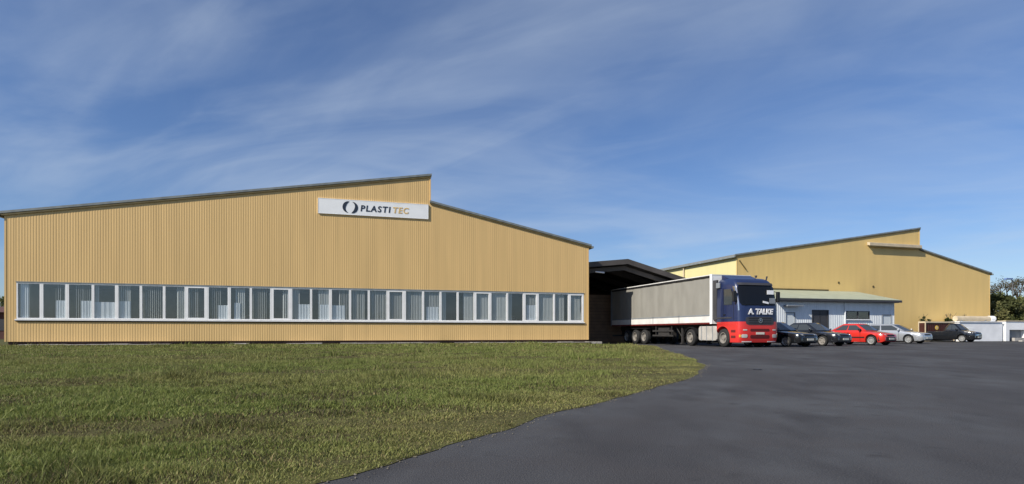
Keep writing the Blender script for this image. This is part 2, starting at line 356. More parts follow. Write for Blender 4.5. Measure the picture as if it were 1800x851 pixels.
# ------------------------------------------------------------ halls
def corrugated(x0, x1, y, ztop, zbot, pitch=.125, depth=.005, axis='x', sgn=-1):
    """trapezoid sheet; ztop / zbot are functions or numbers; ribs stand proud of y towards sgn"""
    zt = ztop if callable(ztop) else (lambda q: ztop); zb = zbot if callable(zbot) else (lambda q: zbot)
    k = 0; pts = []
    x = x0
    while x < x1-1e-6:
        for fx, d in ((0, 0), (.34, 0), (.44, depth), (.90, depth), (1.0, 0)):
            xx = x+fx*pitch
            if xx <= x1 and (not pts or xx > pts[-1][0]+1e-6): pts.append((xx, d))
        x += pitch
    if pts[-1][0] < x1-1e-4: pts.append((x1, 0))
    vs = []
    for xx, d in pts:
        for z in (zb(xx), zt(xx)): vs.append((xx, y+sgn*d, z) if axis == 'x' else (y+sgn*d, xx, z))
    return vs, [(2*i, 2*i+2, 2*i+3, 2*i+1) for i in range(len(pts)-1)]
def hall(name, label, x0, xa, x1, y, zl, za, zs, zr, depth, zbot, mt, opening=None, end_mt=None):
    """saw-roof hall: rises from zl at x0 to za at xa, drops to zs, falls to zr at x1"""
    T = empty(name, (0, 0, 0), 0, label, 'factory hall')
    def top(x): return zl+(za-zl)*(x-x0)/(xa-x0)-.14 if x <= xa else zs+(zr-zs)*(x-xa)/(x1-xa)-.12
    yb = y+depth
    def wall(a, b, zt, zb): m_ = MB(); m_.add(*corrugated(a, b, y, zt, zb)); return m_.build('wall', mt, T)
    if opening:
        ox0, ox1, oz0, oz1 = opening
        wall(x0, ox0, top, zbot); wall(ox1, x1, top, zbot); wall(ox0, xa, top, oz1); wall(xa+.001, ox1, top, oz1); wall(ox0, ox1, oz0, zbot)
    else:
        wall(x0, xa, top, zbot); wall(xa+.001, x1, top, zbot)
    # end walls and back wall
    m_ = MB(); m_.add(*corrugated(y+.03, yb, x0, zl-.14, zbot, axis='y', sgn=-1)); m_.build('wall', end_mt or mt, T)
    m_ = MB(); m_.add(*corrugated(y+.03, yb, x1, zr-.12, zbot, axis='y', sgn=1)); m_.build('wall', mt, T)
    m_ = MB(); m_.prism([(x0, zbot), (xa, zbot), (xa, top(xa)), (x0, top(x0))], 'y', yb-.05, yb); m_.prism([(xa+.002, zbot), (x1, zbot), (x1, top(x1)), (xa+.002, top(xa+.01))], 'y', yb-.05, yb); m_.build('wall', mt, T)
    # corner flashings
    for xx in (x0-.03, x1-.05): MB().box(xx, xx+.08, y-.018, y+.06, zbot, (top(x0) if xx < xa else top(x1))-.02).build('corner_flashing', mt, T)
    # clerestory face above the step
    MB().box(xa-.02, xa+.05, y-.03, yb, zs-.05, za-.12).build('clerestory', mt, T)
    # roof slabs and their edges
    s1 = (za-zl)/(xa-x0); s2 = (zr-zs)/(x1-xa); o = .22
    for (a, b, za_, sl) in ((x0-o, xa+.10, zl-o*s1, s1), (xa-.02, x1+o, zs, s2)):
        r_ = MB(); r_.prism([(a, za_-.10), (b, za_-.10+sl*(b-a)), (b, za_+.02+sl*(b-a)), (a, za_+.02)], 'y', y-.055, yb+.15); r_.build('roof', ROOF, T)
        e_ = MB(); e_.prism([(a, za_-.075), (b, za_-.075+sl*(b-a)), (b, za_+.045+sl*(b-a)), (a, za_+.045)], 'y', y-.085, y-.058); e_.build('roof_edge', TRIMTOP, T)
        e_ = MB(); e_.prism([(a+.02, za_-.19), (b-.02, za_-.19+sl*(b-a)), (b-.02, za_-.078+sl*(b-a)), (a+.02, za_-.078)], 'y', y-.07, y-.02); e_.build('verge_board', TRIMLOW, T)
    # gutter on the low eaves, recessed plinth
    MB().box(x0-.34, x0-.22, y-.12, yb+.15, zl-.26, zl-.12).build('gutter', TRIMTOP, T); MB().box(x1+.22, x1+.34, y-.12, yb+.15, zr-.26, zr-.12).build('gutter', TRIMTOP, T)
    MB().box(x0+.08, x1-.08, y+.10, yb-.08, -.05, zbot+.05).build('plinth', PLINTH, T)
    return T
OX0, OX1, OZ0, OZ1 = -15.72, 15.87, 1.44, 3.38
H1 = hall('factory_hall', 'nearer tan corrugated hall with long window band and company sign', -16.2, 5.6, 16.2, Y1, 6.98, 10.53, 8.90, 6.68, 42, .32, TAN, (OX0, OX1, OZ0, OZ1))
# flashing round the window band
f_ = MB(); f_.box(OX0-.02, OX1+.02, Y1-.035, Y1+.05, OZ1, OZ1+.05); f_.build('head_flashing', TRIMTOP, H1)
f_ = MB(); f_.prism([(Y1-.07, OZ0-.02), (Y1+.10, OZ0+.012), (Y1+.10, OZ0+.055), (Y1-.07, OZ0+.035), (Y1-.07, OZ0-.05)], 'x', OX0-.05, OX1+.05); f_.build('window_sill', WHITE, H1)
f_ = MB(); f_.box(OX0-.02, OX1+.02, Y1-.045, Y1-.022, OZ0-.095, OZ0-.055); f_.build('sill_flashing', TRIMLOW, H1)
# office behind the glass
f_ = MB(); f_.add([(OX0,Y1+.12,OZ0-.6),(OX1,Y1+.12,OZ0-.6),(OX1,Y1+5,OZ0-.6),(OX0,Y1+5,OZ0-.6),(OX0,Y1+.12,OZ1+.02),(OX1,Y1+.12,OZ1+.02),(OX1,Y1+5,OZ1+.02),(OX0,Y1+5,OZ1+.02)], [(0,1,2,3),(4,5,6,7),(0,3,7,4),(1,2,6,5)]); f_.build('office_room', ROOM, H1)
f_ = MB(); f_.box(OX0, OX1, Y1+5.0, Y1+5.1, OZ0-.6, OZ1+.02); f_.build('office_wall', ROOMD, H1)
WX = [-16.55,-15.41,-14.21,-13.0,-11.82,-10.64,-9.46,-8.34,-7.2,-6.01,-4.85,-3.7,-2.58,-1.43,-.27,.89,2.03,3.19,4.29,5.46,6.6,7.74,8.88,9.97,11.14,12.32,13.33,14.52,15.63,16.71]
WX = [x*.948 for x in WX]; WX[0] = OX0+.005; WX[-1] = OX1-.005
SASH = {7, 11, 17, 22, 25, 28}                                   # opening sashes: heavier frames
COVER = [(.45,.5),(.5,.9),(.3,1),(0,.25),(.05,.5),(.1,.9),(.6,.95),(.15,.6),(.2,.6),(.3,.7),(.1,.95),(.6,1),(.1,.4),(.4,1),(.45,1),(.0,.8),(.0,1),(.1,1),(.0,1),(.0,1),(.1,.35),(.4,.9),(.2,.9),(.1,.9),(0,.3),(0,.9),(.1,.9),(.1,.7),(.2,.8)]
rw = random.Random(5)
HALF = {0: (.12, .45, .95), 1: (.5, .95, .5), 2: (.5, .97, .5), 3: (.05, .95, .47), 4: (.06, .55, .5), 8: (.45, .95, .42), 9: (.2, .5, .5), 12: (.35, .96, .48), 13: (.42, .96, .48), 14: (.06, .75, .46), 19: (.2, .9, .45), 25: (.2, .9, .55)}
CURTAINF = mat('net_curtain', (.66, .68, .70), .8)
for i in range(len(WX)-1):
    a, b = WX[i]+.003, WX[i+1]-.003; fw = .115 if i in SASH else .058
    w_ = MB(); z0, z1 = OZ0+.056, OZ1-.002; y0, y1 = Y1-.01, Y1+.075
    ex = .04 if i in (0, 1, 3, 7, 8, 11, 13, 17) else 0
    w_.box(a, a+fw, y0, y1, z0, z1); w_.box(b-fw-ex, b, y0, y1, z0, z1); w_.box(a+fw, b-fw-ex, y0, y1, z0, z0+fw); w_.box(a+fw, b-fw-ex, y0, y1, z1-fw, z1)
    wo_ = w_.build('window', WHITE, H1)
    MB().box(a+fw-.01, b-fw-ex+.01, Y1+.035, Y1+.041, z0+fw-.01, z1-fw+.01).build('pane', GLASS, wo_)
    c0, c1 = COVER[i]; bl = MB(); x = a+c0*(b-a); ang = -rw.uniform(.25, 1.15)
    while x < a+c1*(b-a):
        q = ang+rw.gauss(0, .12); dx, dy = .05*math.cos(q), .05*math.sin(q); yy = Y1+.13
        bl.add([(x-dx, yy-dy, z0+.06), (x+dx, yy+dy, z0+.06), (x+dx, yy+dy, z1), (x-dx, yy-dy, z1)], [(0, 1, 2, 3)]); x += .098
    if bl.v: bl.build('blind', BLIND, wo_)
    if i in HALF:
        u0, u1, fz = HALF[i]; cu_ = MB(); n_ = 14; zt_ = z0+.04+fz*(z1-z0); P_ = []
        for k in range(n_+1):
            xx = a+(u0+(u1-u0)*k/n_)*(b-a); P_ += [(xx, Y1+.09+.010*math.sin(k*1.9), z0+.02), (xx, Y1+.09+.010*math.sin(k*1.9), zt_)]
        cu_.add(P_, [(2*k, 2*k+2, 2*k+3, 2*k+1) for k in range(n_)]); cu_.build('curtain', CURTAINF, wo_)
    if rw.random() < .45:                                       # things on the inner sill
        it = MB(); xx = rw.uniform(a+.2, b-.4); it.box(xx, xx+rw.uniform(.15, .4), Y1+.5, Y1+.7, z0-.1, z0+rw.uniform(.15, .6)); it.build('desk_item', DGREY, wo_)

# paving slabs at the foot of the near hall
path = tag(MB().box(-16.3, 16.1, Y1-.66, Y1+.14, -.04, .15).build('footpath', SOIL), kind='structure')
x = -15.4; k = 0
while x < 16.0:
    L = .98; vis = (x < -9.2) or (-6.5 < x < -5.0) or (x > .5 and rw.random() < .93) or rw.random() < .35
    if vis:
        zt = .175+rw.uniform(-.012, .018)
        MB().box(x, x+L-.025, Y1-.62+rw.uniform(-.02, .02), Y1+.02, .06, zt).build('paving_slab', SLAB, path, bevel=.008)
    x += L

# sign on the near hall
sg = empty('company_sign', (-.94, Y1-.037, 7.80), 0, 'long white company sign board with dark swirl emblem on the tan gable', 'sign')
MB().box(0, 6.40, -.03, .03, 0, .84).build('board', SIGNW, sg)
fr = MB(); fr.box(-.03, 6.43, -.036, .034, -.03, -.002); fr.box(-.03, 6.43, -.036, .034, .842, .87); fr.box(-.03, -.002, -.036, .034, -.002, .842); fr.box(6.402, 6.43, -.036, .034, -.002, .842); fr.build('frame', WHITE, sg)
def crescent(a0, a1, cx, cz, r, th):
    m_ = MB(); n = 18; o_, i_ = [], []
    for k in range(n+1):
        u = k/n; q = R(a0+(a1-a0)*u); tk = th*max(.03, math.sin(math.pi*u**.8))**.8
        o_.append((cx+r*math.cos(q)*.98, cz+r*math.sin(q))); i_.append((cx+(r-tk)*math.cos(q), cz+(r-tk)*math.sin(q)))
    vs = [(p[0], yy, p[1]) for yy in (-.042, -.031) for p in o_+i_]; N = n+1; fs = []
    for k in range(n): fs += [(k, k+1, N+k+1, N+k), (2*N+k, 3*N+k, 3*N+k+1, 2*N+k+1), (k, 2*N+k, 2*N+k+1, k+1), (N+k, N+k+1, 3*N+k+1, 3*N+k)]
    return m_.add(vs, fs)
crescent(82, 268, 1.68, .43, .34, .20).build('emblem', NAVY, sg); crescent(-98, 88, 1.90, .41, .34, .20).build('emblem', NAVY, sg)
text_mesh('PLASTI', .50, 'lettering', NAVY, sg, (2.36, -.037, .235), bold=.012, space=1.22, shear=.12, center=False)
text_mesh('TEC', .50, 'lettering', GOLD, sg, (4.25, -.037, .235), bold=.012, space=1.12, shear=.12, center=False)

Y2 = 41.5
H2 = hall('factory_hall', 'farther tan hall behind the lorry and parked cars', 31.7, 51.4, 60.3, Y2, 7.24, 10.40, 8.52, 6.58, 40, .2, TAN2, None, PALEC)
b_ = MB(); b_.prism([(Y2-.32, 8.52), (Y2-.03, 8.58), (Y2-.03, 8.84), (Y2-.32, 8.76)], 'x', 45.3, 51.35); b_.build('awning', CREAM, H2)
b_ = MB(); b_.box(45.3, 51.35, Y2-.33, Y2-.25, 8.42, 8.517); b_.build('awning_edge', TRIMLOW, H2)
for (vx, vz) in ((42.15, 5.16), (46.0, 4.9)):
    b_ = MB(); b_.tube((vx, Y2-.04, vz), (vx, Y2-.005, vz), .10, .10, 10); b_.build('vent', TRIMLOW, H2)
b_ = MB(); b_.tube((31.9, Y2-.06, 6.75), (32.55, Y2-.06, 6.0), .05, .05, 8); b_.build('strut', TRIMLOW, H2)
b_ = MB(); b_.tube((31.58, 49.1, .1), (31.58, 49.1, 7.0), .07, .07, 8); b_.build('downpipe', CREAM, H2)
wl = empty('wall_lamp', (60.5, Y2+1.0, 6.05), 0, 'small pale lamp on an arm at the far corner of the farther hall', 'lamp')
MB().tube((-.2, 0, -.1), (.5, 0, .06), .025, .025, 6).build('arm', WHITE, wl); MB().prism([(.35, .02), (1.15, .12), (1.15, .2), (.35, .12)], 'y', -.12, .12).build('lamp_head', WHITE, wl)

# ------------------------------------------------------------ canopy between the halls
CY = 38.0
cp = empty('loading_canopy', (0, 0, 0), 0, 'dark brown gabled loading canopy joining the two halls', 'canopy')
RX, RZ = 19.9, 6.0; LX, LZ = 16.35, 5.62; QX, QZ = 31.5, 2.95
for (a, za, b, zb) in ((LX, LZ, RX, RZ), (RX, RZ, QX, QZ)):
    m_ = MB(); m_.prism([(a, za-.12), (b, zb-.12), (b, zb), (a, za)], 'y', CY, 62); m_.build('roof', DARKBR, cp)
    m_ = MB(); m_.prism([(a, za-.34), (b, zb-.34), (b, zb+.02), (a, za+.02)], 'y', CY-.06, CY-.003); m_.build('fascia', GREYBR, cp)
    m_ = MB(); m_.prism([(a, za-.72), (b, zb-.72), (b, zb-.42), (a, za-.42)], 'y', CY+.5, CY+.62); m_.build('beam', GREYBR, cp)
for yy in (41.5, 45, 48.5):
    for (a, za, b, zb) in ((LX, LZ, RX, RZ), (RX, RZ, QX, QZ)):
        m_ = MB(); m_.prism([(a, za-.55), (b, zb-.55), (b, zb-.13), (a, za-.13)], 'y', yy, yy+.14); m_.build('beam', DARKBR, cp)
for yy in (CY+.45, 44.8):
    for xx in (16.6, 27.0): MB().box(xx, xx+.18, yy+.2, yy+.38, 0, (5.0 if xx < 20 else 3.5)).build('post', GREYBR, cp)
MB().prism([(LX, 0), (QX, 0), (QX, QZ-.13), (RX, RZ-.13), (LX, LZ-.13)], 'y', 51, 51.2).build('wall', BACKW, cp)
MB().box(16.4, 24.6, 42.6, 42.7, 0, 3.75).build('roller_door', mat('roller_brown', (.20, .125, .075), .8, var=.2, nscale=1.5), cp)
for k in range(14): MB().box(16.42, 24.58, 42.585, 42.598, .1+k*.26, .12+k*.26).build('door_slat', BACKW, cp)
MB().tube((17.4, CY-.02, 5.03), (18.0, CY-.2, 4.97), .05, .05, 8).build('tube_lamp', SIGNW, cp)

# ------------------------------------------------------------ annex
AY = 37.6
an = empty('annex_building', (0, 0, 0), 0, 'low pale blue grey annex with green roof behind the parked cars', 'building')
def seg_wall(a, b, z0, z1): m_ = MB(); m_.add(*corrugated(a, b, AY, z1, z0, pitch=.18, depth=.014)); m_.build('wall', ANNEX, an)
AX0, AX1, AZ = 32.1, 43.9, 3.28
ops = [(33.1, 34.0, 0, 2.36), (35.6, 37.2, 0, 2.57), (38.95, 41.3, 1.86, 2.52), (42.6, 43.55, 0, 2.27)]
xp = AX0
for (a, b, z0, z1) in ops:
    seg_wall(xp, a, .05, AZ); seg_wall(a, b, z1, AZ)
    if z0 > .1: seg_wall(a, b, .05, z0)
    xp = b
seg_wall(xp, AX1, .05, AZ)
MB().box(AX1-.05, AX1, AY+.01, Y2-.06, .05, AZ).build('wall', ANNEX, an); MB().box(AX0, AX0+.05, AY+.01, Y2-.06, .05, AZ).build('wall', ANNEX, an)
MB().prism([(AY-.45, 3.33), (Y2-.05, 4.30), (Y2-.05, 4.40), (AY-.45, 3.43)], 'x', AX0-.2, AX1+.22).build('roof', ANNEXR, an)
MB().box(AX0-.2, AX1+.22, AY-.52, AY-.455, 3.22, 3.40).build('gutter', DGREY, an)
MB().box(AX0, AX1, AY-.44, AY-.04, 3.20, 3.30).build('soffit', DGREY, an)
MB().box(AX0, 41.0, Y2-.10, Y2-.045, 4.41, 4.52).build('roof_flashing', TRIMLOW, an)
for (a, b, z0, z1), mt, nm in zip(ops, (ANNEXD, DGREY, None, ANNEXD), ('door', 'door', 'window', 'door')):
    if nm == 'door':
        d_ = MB(); d_.box(a+.06, b-.06, AY+.02, AY+.07, .02, z1-.06); dd = d_.build('door', mt, an)
        q_ = MB(); q_.box(a, a+.06, AY-.035, AY+.08, .02, z1); q_.box(b-.06, b, AY-.035, AY+.08, .02, z1); q_.box(a+.06, b-.06, AY-.035, AY+.08, z1-.06, z1); q_.build('frame', GREYM if mt is ANNEXD else DGREY, dd)
        MB().box(b-.2, b-.1, AY-.03, AY+.019, 1.0, 1.06).build('handle', DGREY, dd)
        if mt is DGREY: MB().box((a+b)/2-.012, (a+b)/2+.012, AY+.005, AY+.019, .05, z1-.08).build('door_joint', BLACK, dd)
    else:
        q_ = MB(); q_.box(a, b, AY-.03, AY+.06, z0, z0+.05); q_.box(a, b, AY-.03, AY+.06, z1-.05, z1); q_.box(a, a+.05, AY-.03, AY+.06, z0+.05, z1-.05); q_.box(b-.05, b, AY-.03, AY+.06, z0+.05, z1-.05)
        q_.box((a+b)/2-.03, (a+b)/2+.03, AY-.025, AY+.05, z0+.05, z1-.05); wnd = q_.build('window', DGREY, an)
        for (p0, p1) in ((a+.05, (a+b)/2-.03), ((a+b)/2+.03, b-.05)): MB().box(p0, p1, AY+.02, AY+.026, z0+.05, z1-.05).build('pane', GLASS, wnd)
        it = MB()
        for j in range(9): xx = a+.1+j*.25; it.box(xx, xx+rw.uniform(.06, .2), AY+.3, AY+.5, z0-.3, z0+rw.uniform(.1, .5))
        it.build('shelf_items', BACKW, wnd)
        MB().box(a-.05, b+.05, AY-.12, AY-.035, z0-.07, z0-.003).build('sill', WHITE, wnd)
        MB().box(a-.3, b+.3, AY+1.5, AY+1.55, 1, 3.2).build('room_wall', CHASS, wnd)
MB().box(32.9, 34.35, AY-.5, AY-.032, 2.80, 2.90).build('door_canopy', GREYM, an)
MB().tube((38.75, AY-.1, .02), (38.75, AY-.1, 3.16), .055, .055, 8).build('downpipe', ANNEX, an)

# ------------------------------------------------------------ wheels
def wheel_pair(r, w, rimr, dual=False, spokes=5, rim_mat=RIM):
    """outer face towards -x"""
    ty = MB(); e = .18*w
    ty.lathe_x([(w/2, rimr), (w/2, r-e), (w/2-e*.6, r-e*.2), (w/2-e*1.4, r), (-w/2+e*1.4, r), (-w/2+e*.6, r-e*.2), (-w/2, r-e), (-w/2, rimr), (w/2, rimr)], 0, 0, 28)
    tm = ty.mesh('tyre', RUBBER)
    rm = MB(); d = .03 if spokes else .10
    rm.lathe_x([(-w/2-.004, rimr+.012), (-w/2-.004, rimr-.02), (-w/2+d, rimr-.05), (-w/2+d, rimr*.42), (-w/2+d*.3, rimr*.36), (-w/2+d*.3, 0.001)], 0, 0, 28)
    rme = rm.mesh('rim', rim_mat)
    for q in tm.polygons: q.use_smooth = True
    for q in rme.polygons: q.use_smooth = True
    tm.set_sharp_from_angle(angle=R(50)); rme.set_sharp_from_angle(angle=R(35))
    hm = MB()
    n = spokes if spokes else 8
    for k in range(n):
        q = 2*math.pi*k/n+.2; ri = rimr*(.68 if spokes else .66); s_ = rimr*(.13 if spokes else .09)
        hm.tube((-w/2+d-.006, ri*math.cos(q), ri*math.sin(q)), (-w/2+d+.01, ri*math.cos(q), ri*math.sin(q)), s_, s_, 8)
    hme = hm.mesh('rim_hole', BLACK)
    return tm, rme, hme
def place_wheel(parent, meshes, loc, flip=False, steer=0):
    tm, rme, hme = meshes
    w_ = bpy.data.objects.new('wheel', tm); COL.objects.link(w_); w_.parent = parent; w_.location = loc; w_.rotation_euler = (0, 0, (math.pi if flip else 0)+steer)
    for nm, me in (('rim', rme), ('rim_hole', hme)):
        q = bpy.data.objects.new(nm, me); COL.objects.link(q); q.parent = w_
    return w_
TW = wheel_pair(.50, .32, .29, spokes=0, rim_mat=RIMD)

# ------------------------------------------------------------ lorry: tractor unit (front at local y = 0, heading -y)
TX, TY = 21.45, 26.2
tk = empty('truck_tractor', (TX, TY, 0), 0, 'blue and red lorry cab facing the yard, white lettering under its windscreen', 'truck')
def yf(z): return float(np.interp(z, [.25, .45, .62, 1.2, 1.7, 2.25, 2.8, 3.3, 3.5, 3.64, 3.72, 3.75], [.07, .02, 0, 0, .02, .07, .18, .32, .44, .62, .85, 1.1]))
def hw(z): return float(np.interp(z, [.25, .5, 2.2, 3.3, 3.6, 3.72, 3.75], [1.22, 1.25, 1.25, 1.20, 1.12, .98, .90]))
def fy(x, z, rr=.34):
    w_ = hw(z); u = min(1, abs(x)/w_); return yf(z)+rr*(1-(max(0, 1-u**5))**(1/3.2))
def ring(z, yb=2.0):
    w_ = hw(z); pts = []
    for k in range(25):
        a = math.pi*k/24; u = -math.cos(a); u = math.copysign(abs(u)**.75, u); pts.append((u*w_, fy(u*w_, z), z))
    pts += [(w_, min(yb, yf(z)+.6), z), (w_, yb-.05, z), (w_-.05, yb, z), (-w_+.05, yb, z), (-w_, yb-.05, z), (-w_, min(yb, yf(z)+.6), z)]
    return pts
low = MB().loft([ring(z) for z in (.27, .36, .5, .8, 1.1, 1.25, 1.365)]).build('lower_cab', TRED, tk, smooth=50)
wc = MB(); wc.tube((-1.4, 1.45, .50), (-.72, 1.45, .50), .63, .63, 32); cut(low, wc)
wc = MB(); wc.tube((.72, 1.45, .50), (1.4, 1.45, .50), .63, .63, 32); cut(low, wc)
wc = MB(); wc.box(-1.4, 1.4, 1.45, 2.2, .0, .50); cut(low, wc)
MB().loft([ring(z) for z in (1.37, 1.6, 1.9, 2.2, 2.5, 2.8, 3.1, 3.3, 3.45, 3.56, 3.64, 3.70, 3.74)]).build('cab', TBLUE, tk, smooth=50)
def patch(name, mt, xa, xb, za, zb, off, parent=tk, nx=15, nz=8, rx=0.0, thick=.012):
    """a panel following the cab front; rx rounds the corners"""
    m_ = MB(); P = []; Q = []
    for j in range(nz+1):
        z = za+(zb-za)*j/nz; q = abs(2*j/nz-1); sh = rx*(1-math.sqrt(max(0, 1-q**6)))
        for i in range(nx+1):
            x = (xa+sh)+(xb-xa-2*sh)*i/nx; P.append((x*(1+off*.2), fy(x, z)-off, z)); Q.append((x*(1+off*.2), fy(x, z)-off+thick, z))
    N = len(P); w_ = nx+1; fs = []
    for j in range(nz):
        for i in range(nx): a = j*w_+i; fs += [(a, a+1, a+w_+1, a+w_), (N+a, N+a+w_, N+a+w_+1, N+a+1)]
    bd = [i for i in range(w_)]+[j*w_+nx for j in range(1, nz+1)]+[nz*w_+i for i in range(nx-1, -1, -1)]+[j*w_ for j in range(nz-1, 0, -1)]
    for k in range(len(bd)): a, b = bd[k], bd[(k+1) % len(bd)]; fs.append((a, N+a, N+b, b))
    return m_.add(P+Q, fs).build(name, mt, parent, smooth=50)
ws = patch('windscreen', SHIELD, -1.13, 1.13, 2.22, 3.30, .012, rx=.10, nx=25)
patch('sun_visor', DGREY, -1.08, 1.08, 3.31, 3.44, .07, thick=.05)
patch('grille', DGREY, -.86, .86, 1.20, 1.62, .016, rx=.14)
for z in (1.30, 1.42, 1.54): patch('grille_bar', BLACK, -.70, .70, z-.02, z+.02, .024, nz=1)
for z, h_ in ((.92, .07), (.575, .085)): patch('bumper_slot', mat('slot_dark_%d' % int(z*100), (.10, .006, .006), .7), -.62, .60, z-h_, z+h_, .010, nz=2, rx=.05)
patch('number_plate', PLATE, -.26, .26, .69, .81, .022, nz=1)
for s_ in (-1, 1):
    a, b = sorted((s_*.78, s_*1.10)); h_ = patch('headlight', LAMPG, a, b, .52, .70, .014, nx=8, nz=3, rx=.03)
    a, b = sorted((s_*.80, s_*1.02)); patch('marker_lamp', LAMPG, a, b, .90, .96, .014, nx=6, nz=1)
    a, b = sorted((s_*1.12, s_*1.20)); patch('indicator', LAMPA, a, b, .54, .68, .014, nx=4, nz=2)
    a, b = sorted((s_*.50, s_*1.05)); patch('bumper_lip', CURTW, a, b, .285, .335, .012, nx=6, nz=1)
    # corner deflector, mirrors
    a, b = sorted((s_*1.17, s_*1.215)); patch('corner_deflector', CHROME, a, b, 1.95, 3.25, .02, nx=3)
    m_ = MB(); m_.box(s_*1.38-.10, s_*1.38+.10, .22, .34, 2.42, 2.98); mo = m_.build('mirror', BLACK, tk, bevel=.03)
    MB().box(s_*1.38-.085, s_*1.38+.085, .341, .346, 2.45, 2.95).build('mirror_glass', CHROME, mo)
    m_ = MB(); m_.tube((s_*1.20, .42, 3.0), (s_*1.36, .30, 2.95), .02); m_.tube((s_*1.22, .42, 2.42), (s_*1.36, .30, 2.46), .02); m_.build('mirror_arm', BLACK, mo)
    # side window, door lines, handle, steps, deflector box
    q = s_*1.256
    m_ = MB(); m_.prism([(.62, 2.28), (1.30, 2.28), (1.30, 3.12), (.72, 3.12), (.60, 2.75)], 'x', q-.012 if s_ < 0 else q-.002, q+.002 if s_ < 0 else q+.012)
    sw = m_.build('side_window', CARGLASS, tk)
    m_ = MB(); m_.box(q-.006, q+.006, .50, .515, 1.40, 3.2); m_.box(q-.006, q+.006, 1.38, 1.395, 1.40, 3.2); m_.build('door_joint', BLACK, tk)
    m_ = MB(); m_.box(q-.02, q+.02, 1.18, 1.34, 1.72, 1.78); m_.build('door_handle', BLACK, tk)
    m_ = MB(); m_.box(q-.012, q+.012, .66, 1.96, 1.55, 1.62); m_.build('side_strip', DGREY, tk)
    for z in (.50, .80): m_ = MB(); m_.box(q-.008, q+.008, .36, .72, z, z+.13); m_.build('step', mat('step_dark', (.12, .012, .012), .7) if 'step_dark' not in MATS else MATS['step_dark'], tk, bevel=.01)
    m_ = MB(); m_.box(q-.05, q+.05, 1.66, 1.97, 3.22, 3.52); m_.build('air_intake', GREYM, tk, bevel=.03)
    m_ = MB(); m_.box(s_*1.16-.07, s_*1.16+.07, 2.02, 2.34, 1.5, 3.70); m_.build('side_deflector', DGREY, tk, bevel=.02)
    m_ = MB(); m_.prism([(2.02, .42), (2.02, 1.05), (2.12, 1.15), (3.62, 1.15), (3.72, 1.05), (3.72, .42), (3.62, .34), (2.12, .34)], 'x', s_*.92-.30, s_*.92+.30); tnk = m_.build('fuel_tank', TANKW, tk, bevel=.03)
    for yy in (2.35, 2.9, 3.4): m_ = MB(); m_.box(s_*.92-.315, s_*.92+.315, yy, yy+.05, .325, 1.165); m_.build('tank_strap', GREYM, tnk)
    place_wheel(tk, TW, (s_*1.06, 1.45, .50), s_ > 0)
    place_wheel(tk, TW, (s_*1.08, 4.55, .50), s_ > 0)
    m_ = MB()
    pr = [(4.55+r_*math.cos(R(a)), .5+r_*math.sin(R(a))) for r_, rng in ((.62, range(20, 161, 10)), (.585, range(160, 19, -10))) for a in rng]
    m_.prism(pr, 'x', s_*1.07-.18, s_*1.07+.18); m_.build('mudguard', BLACK, tk)
text_mesh('A. TALKE', .40, 'lettering', WTEXT, tk, (.02, -.012, 1.76), bold=.016, space=1.0, shear=.18, xs=.92, depth=.02)
st = MB()
for k in range(24):
    a, b = 2*math.pi*k/24, 2*math.pi*(k+1)/24; st.add([(r_*math.cos(q), -.045, 1.42+r_*math.sin(q)) for q in (a, b) for r_ in (.125, .105)], [(0, 1, 3, 2)])
for k in range(3):
    q = math.pi/2+k*2*math.pi/3; st.add([(.108*math.cos(q), -.045, 1.42+.108*math.sin(q)), (.025*math.cos(q+1.05), -.048, 1.42+.025*math.sin(q+1.05)), (0, -.052, 1.42), (.025*math.cos(q-1.05), -.048, 1.42+.025*math.sin(q-1.05))], [(0, 1, 2), (0, 2, 3)])
st.build('emblem', CHROME, tk)
MB().box(.56, .98, .135, .15, 2.82, 3.04).build('placard', SIGNW, ws); MB().box(.66, 1.02, .07, .085, 2.33, 2.62).build('placard', GREYM, ws)
pl = MB(); pl.prism([(.22, 2.36), (.58, 2.30), (.58, 2.40), (.22, 2.47)], 'y', .040, .052); pl.build('placard', WTEXT, ws)
for a, b in ((-.95, -.1), (0, .85)): m_ = MB(); m_.tube((a, .045, 2.25), (b, .062, 2.30), .012, .012, 6); m_.build('wiper', BLACK, ws)
m_ = MB(); m_.tube((.55, 1.0, 3.78), (.55, 1.0, 3.9), .05, .07, 8); m_.build('horn', DGREY, tk); MB().tube((1.0, .75, 3.62), (1.02, .70, 3.84), .035, .05, 8).build('horn', DGREY, tk)
MB().prism([(1.25, 3.72), (1.95, 3.72), (1.95, 3.98)], 'x', -.95, .95).build('roof_deflector', TBLUE, tk, bevel=.03)
m_ = MB(); m_.box(-.45, -.30, .5, 5.2, .62, .92); m_.box(.30, .45, .5, 5.2, .62, .92); m_.box(-.7, .7, 4.45, 4.65, .42, .58); m_.box(-.7, .7, 1.35, 1.55, .42, .58); m_.box(-1.0, 1.0, .4, .75, .3, .9); m_.box(-.7, .7, 3.9, 5.1, .92, 1.12); m_.build('chassis', CHASS, tk)

